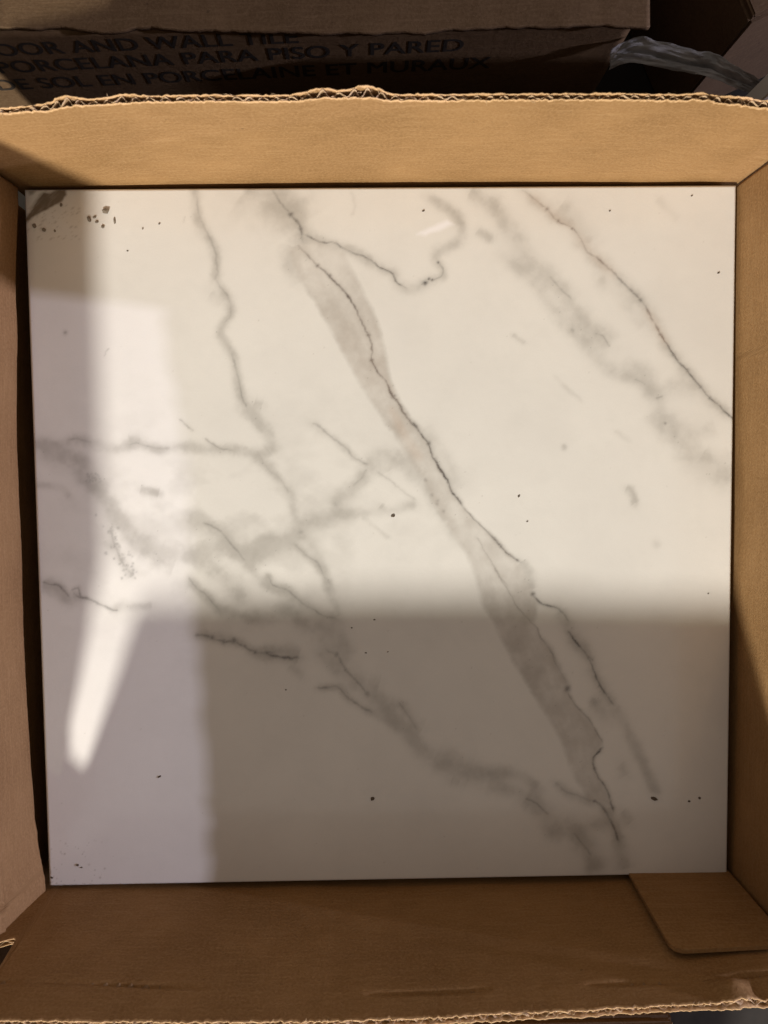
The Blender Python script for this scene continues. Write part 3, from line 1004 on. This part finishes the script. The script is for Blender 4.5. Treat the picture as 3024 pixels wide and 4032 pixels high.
# ------------------------------------------------------------------ grit on the tile
M_grit = plain('dark_grit', (0.12, 0.092, 0.068), 0.9, 0.4, 900)
M_chip = plain('mortar_chip', (0.24, 0.20, 0.155), 0.9, 0.35, 900)
def crumb(seed):
    r = random.Random(seed)
    bm = bmesh.new()
    bmesh.ops.create_icosphere(bm, subdivisions=1, radius=1)
    for v in bm.verts:
        v.co *= r.uniform(0.72, 1.2)
        v.co.z = max(v.co.z, -0.5) + 0.5
    me = bpy.data.meshes.new('grit_crumb')
    bm.to_mesh(me)
    bm.free()
    return me
crumbs = [crumb(i) for i in range(4)]
chips = [crumb(i + 20) for i in range(4)]
for q in crumbs:
    q.materials.append(M_grit)
for q in chips:
    q.materials.append(M_chip)
GL = ['dark crumb on the tile just behind the pale glue smear',
      'dark speck between the mortar chips and the first long grey vein',
      'slanting dark speck in front of the cluster of mortar chips',
      'round dark crumb near the tile edge, behind the end of the long thin vein',
      'dark speck near the far wall, behind the start of the long thin vein',
      'dark speck close to the clean far corner of the tile',
      'biggest black crumb on the bright middle of the tile, beside the broad taupe vein',
      'dark crumb on the soft shadow edge across the middle of the tile',
      'tiny dark speck on the shadow edge beside the cloudy diagonal vein',
      'squarish dark crumb lying alone on the plain shaded part of the tile',
      'thin dark speck just inside the shade, next to a rounder one',
      'round dark speck just inside the shade, next to a thinner one',
      'tiny dark speck in the shade in front of the short black dashed vein',
      'slanting dark crumb on the lilac lit strip in front of the bright wedge of light',
      'bigger of two dark crumbs in the spattered near corner by the creased flap',
      'smaller of two dark crumbs in the spattered near corner by the creased flap',
      'large elongated dark crumb at the end of the pale branch vein in the shade',
      'one of two dark crumbs side by side, the one next to the elongated crumb',
      'one of two dark crumbs side by side, the one next to the tile edge',
      'upright dark speck on the bright tile past the broad vein, farther from the shadow',
      'flat dark speck on the bright tile past the broad vein, nearer to the shadow',
      'tiny dark speck on the shadow edge close to the side edge of the tile',
      'flat dark crumb touching the tile edge at the spattered near corner']
GR = [('R2', 1105, 217, 12, 7), ('R1', 907, 300, 9, 7), ('R1', 700, 478, 9, 5), ('R3', 1507, 622, 11, 8), ('R3', 797, 217, 9, 6),
      ('R3', 1333, 117, 10, 6), ('R5', 906, 716, 18, 11), ('R5', 787, 1393, 10, 7), ('R5', 638, 1446, 8, 6),
      ('L2', 773, 1068, 18, 16), ('L2', 730, 117, 10, 5), ('L2', 875, 110, 7, 5), ('L2', 208, 358, 7, 6), ('L1', 908, 925, 17, 8),
      ('L1', 375, 1503, 13, 9), ('L1', 400, 1518, 9, 7), ('L3', 1085, 1068, 32, 15), ('L3', 1315, 1085, 12, 9), ('L3', 1383, 1065, 12, 11),
      ('R6', 203, 587, 9, 11), ('R6', 258, 752, 9, 6), ('R6', 1440, 1222, 7, 6), ('L1', 205, 1585, 13, 8)]
for i, (c, x, y, rx, ry) in enumerate(GR):
    p = onz(*conv(c, [(x, y)])[0], 0)
    o = bpy.data.objects.new('grit_crumb', crumbs[i % 4])
    COL.objects.link(o)
    u = ZS * 0.000202
    o.location = (p[0], p[1], 0.00002)
    o.scale = (rx * u * 0.88, ry * u * 0.88, min(rx, ry) * u * 0.45)
    o.rotation_euler = (0, 0, random.uniform(-.3, .6))
    tag(o, GL[i], 'crumb', 'dark grit crumbs on the tile')
small = 'small mortar chip in the cluster around the biggest chip'
spot = 'muddy chip in the row in front of the brown corner smear'
CL = [small, small, 'biggest mortar chip, roughly triangular, behind the small ones of its cluster', 'tall narrow mortar chip at the end of the cluster',
      small, spot, spot, spot, small, 'lone tiny mortar chip between the cluster and the first long vein', 'mortar chip touching the end of the brown corner smear']
for i, (x, y, rx, ry) in enumerate([(450, 268, 13, 24), (500, 288, 14, 10), (560, 220, 22, 24), (615, 280, 9, 24), (540, 320, 12, 12),
                                    (92, 314, 15, 18), (157, 341, 14, 17), (225, 346, 9, 10), (486, 256, 14, 9), (800, 332, 6, 8), (268, 178, 10, 16)]):
    p = onz(*conv('R1', [(x, y)])[0], 0)
    o = bpy.data.objects.new('mortar_chip', chips[i % 4])
    COL.objects.link(o)
    o.location = (p[0], p[1], 0.00002)
    o.scale = (rx * u, ry * u, min(rx, ry) * u * 0.5)
    o.rotation_euler = (0, 0, random.uniform(-.5, .5))
    tag(o, CL[i], 'chip', 'mortar chips near the muddy tile corner')

# ------------------------------------------------------------------ the printed carton behind
NZ = 0.040
ang = math.atan2(0.2006 - 0.1963, 0.096 + 0.142)
nb_ = empty('printed_carton', (0.096, 0.2006, FZ), ang)
tag(nb_, 'closed kraft carton printed with floor and wall tile lettering, standing behind the open one', 'carton')
hh = NZ - FZ
# local frame: x runs to the left (negative), y away, z up from the floor
nu, nv = 120, 24
s = np.linspace(-0.36, 0, nu)
t = np.linspace(0.0005, hh - 0.002, nv)
S_, T_ = np.meshgrid(s, t)
O_ = 0.00012 * (fbm(S_ * 22, T_ * 40, 3) - 0.5)
link_ = lambda o: o
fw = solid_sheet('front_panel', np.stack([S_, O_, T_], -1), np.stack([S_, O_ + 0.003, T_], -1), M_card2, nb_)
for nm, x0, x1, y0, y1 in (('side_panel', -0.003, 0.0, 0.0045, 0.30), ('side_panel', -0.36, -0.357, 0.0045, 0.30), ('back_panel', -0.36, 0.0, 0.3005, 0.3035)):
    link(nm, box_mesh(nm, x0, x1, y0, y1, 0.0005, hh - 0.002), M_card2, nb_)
# top flap with a torn, slightly lifted front edge
s = np.linspace(-0.362, 0.004, 240)
t = np.linspace(0, 1, 30)
S_, T_ = np.meshgrid(s, t)
front = -0.0022 + 0.0022 * (fbm(s * 70, s * 0 + 2, 4) - 0.5) * 2 - 0.0022 * np.clip((s + 0.155) / 0.03, 0, 1) + 0.0012 * g(s, -0.23, 0.05)
Y_ = front[None] + (0.30 - front[None]) * T_ ** 2
Zf = hh - 0.0015 + 0.0018 * (fbm(S_ * 40, Y_ * 40, 3) - 0.4) * np.exp(-Y_ / 0.05)
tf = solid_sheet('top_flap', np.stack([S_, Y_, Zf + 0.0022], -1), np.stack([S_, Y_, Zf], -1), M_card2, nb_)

nrm = np.array([-math.sin(ang), math.cos(ang), 0])
p0 = np.array([0.096, 0.2006, 0]) - nrm * 0.0001
def onwall(dx, dy):
    d = ray(dx, dy)
    tt = ((p0 - CC) @ nrm) / (d @ nrm)
    q = CC + tt * d - np.array([0.096, 0.2006, FZ])
    return np.array([q[0] * math.cos(ang) + q[1] * math.sin(ang), q[2]])
def text_line(body, right_px, left_px, frac, cap_px):
    """right_px/left_px: baseline ends in display px; frac = share of the line that is visible from left_px on"""
    cu = bpy.data.curves.new('printed_text', 'FONT')
    cu.body = body
    cu.size = 1.0
    cu.offset = 0.0
    cu.space_character = 1.02
    cu.extrude = 0.0
    tmp = bpy.data.objects.new('tmp_text', cu)
    COL.objects.link(tmp)
    dg = bpy.context.evaluated_depsgraph_get()
    me = bpy.data.meshes.new_from_object(tmp.evaluated_get(dg))
    bpy.data.objects.remove(tmp, do_unlink=True)
    R_ = onwall(*right_px)
    L_ = onwall(*left_px)
    Cp = onwall(right_px[0], right_px[1] - cap_px)
    xs = [v.co.x for v in me.vertices]
    ys = [v.co.y for v in me.vertices]
    x1, x0 = max(xs), min(xs)
    cap = 0.70
    dirv = (R_ - L_)
    width = np.linalg.norm(dirv) / frac
    dirv = dirv / np.linalg.norm(dirv)
    sx = width / (x1 - x0)
    sy = (Cp[1] - R_[1]) / cap
    V, F = [], []
    for q_, (ex, ez) in enumerate(((-0.00022, 0), (0.00022, 0), (0, 0.00016), (0, -0.00016))):
        b0 = len(V)
        for v in me.vertices:
            q = R_ + dirv * ((v.co.x - x1) * sx) + np.array([0, 1]) * (v.co.y * sy)
            V.append((q[0] + ex, -0.00012 - 0.00002 * q_, q[1] + ez))
        F += [[i + b0 for i in p.vertices] for p in me.polygons]
    me = bpy.data.meshes.new('printed_text')
    me.from_pydata(V, [], F)
    o = link('printed_text', me, M_ink, nb_)
    return o
text_line('FLOOR AND WALL TILE', (645, 92), (4, 121), 17.2 / 19.0, 27)
text_line('PORCELANA PARA PISO Y PARED', (998, 109), (4, 158), 1.0, 26)
text_line('DE SOL EN PORCELAINE ET MURAUX', (1056, 146), (2, 195), 1.0, 24)

# ------------------------------------------------------------------ grey stretch film at the right of it
k = NT('stretch_film')
tc = k.n('ShaderNodeTexCoord')
f = k.noise(k.scaled(tc.outputs['Object'], (40, 260, 260)), 1.0, 4, 0.6)
k.set(k.b.inputs['Base Color'], k.mix(k.ramp(f, 0.3, 0.7), (0.17, 0.165, 0.165), (0.34, 0.33, 0.33)))
k.b.inputs['Roughness'].default_value = 0.38
k.b.inputs['Alpha'].default_value = 0.72
M_film = k.m
top = [(1318, 108), (1345, 92), (1385, 83), (1440, 95), (1500, 109), (1535, 112), (1575, 132), (1615, 158), (1659, 192), (1720, 240)]
bt = [(1316, 150), (1345, 139), (1395, 141), (1450, 151), (1505, 163), (1550, 176), (1590, 192), (1630, 206), (1662, 217), (1725, 262)]
zz = [0.022, 0.024, 0.026, 0.027, 0.028, 0.029, 0.031, 0.034, 0.038, 0.036]
tp = catmull(np.array([onz(a[0], a[1], z_) for a, z_ in zip(top, zz)]), 8)
bp_ = catmull(np.array([onz(a[0], a[1], z_ - 0.004) for a, z_ in zip(bt, zz)]), 8)
nn = len(tp)
rows = 22
A = np.zeros((rows, nn, 3))
for r in range(rows):
    t = r / (rows - 1)
    A[r] = bp_ * (1 - t) + tp * t
ss = np.linspace(0, 1, nn)[None]
tt = np.linspace(0, 1, rows)[:, None]
fold = 0.0035 * np.exp(-((tt - 0.45 + 0.25 * (ss - .5)) / 0.07) ** 2) * np.sin(np.clip(ss * 1.1, 0, 1) * np.pi)
A[..., 2] += 0.0022 * (fbm(ss * 6 + 2 + tt * 2, tt * 5 + ss * 3, 4) - 0.5) - fold
A[..., 2] += 0.0022 * np.abs(fbm(ss * 5 + tt * 3 + 4, tt * 9 - ss * 6 + 20, 3) - 0.5) * 2
film = solid_sheet('stretch_film', A, A - np.array([0, 0, 0.00012]), M_film)
tag(film, 'crumpled strip of grey plastic stretch film trailing from the printed carton', 'plastic film')

# white tile standing on edge behind the open carton's far right corner
wt = link('white_tile', box_mesh('white_tile', 0.1388, 0.30, 0.1655, 0.1735, FZ + 0.0002, 0.0655, 0.0006), plain('white_glaze', (0.75, 0.74, 0.72), 0.3, 0.03, 80))
tag(wt, 'plain white tile standing on edge behind the open carton beside the grey film', 'tile')

# carton at the far right, and a dark one on the lamp side below the near rim
def small_carton(label, loc, rz, sx, sy, h, mat, group=None):
    e = empty('cardboard_carton', loc, rz)
    tag(e, label, 'carton')
    link('carton_body', box_mesh('carton_body', 0, sx, 0, sy, 0.0004, h, 0.0012), mat, e)
    link('top_flap', box_mesh('top_flap', 0.0005, sx - 0.0005, 0.0005, sy / 2 - 0.001, h + 0.0003, h + 0.0026, 0.0008), mat, e)
    link('top_flap', box_mesh('top_flap', 0.0005, sx - 0.0005, sy / 2 + 0.001, sy - 0.0005, h + 0.0003, h + 0.0026, 0.0008), mat, e)
    return e
q = onz(1622, 48, 0.02)
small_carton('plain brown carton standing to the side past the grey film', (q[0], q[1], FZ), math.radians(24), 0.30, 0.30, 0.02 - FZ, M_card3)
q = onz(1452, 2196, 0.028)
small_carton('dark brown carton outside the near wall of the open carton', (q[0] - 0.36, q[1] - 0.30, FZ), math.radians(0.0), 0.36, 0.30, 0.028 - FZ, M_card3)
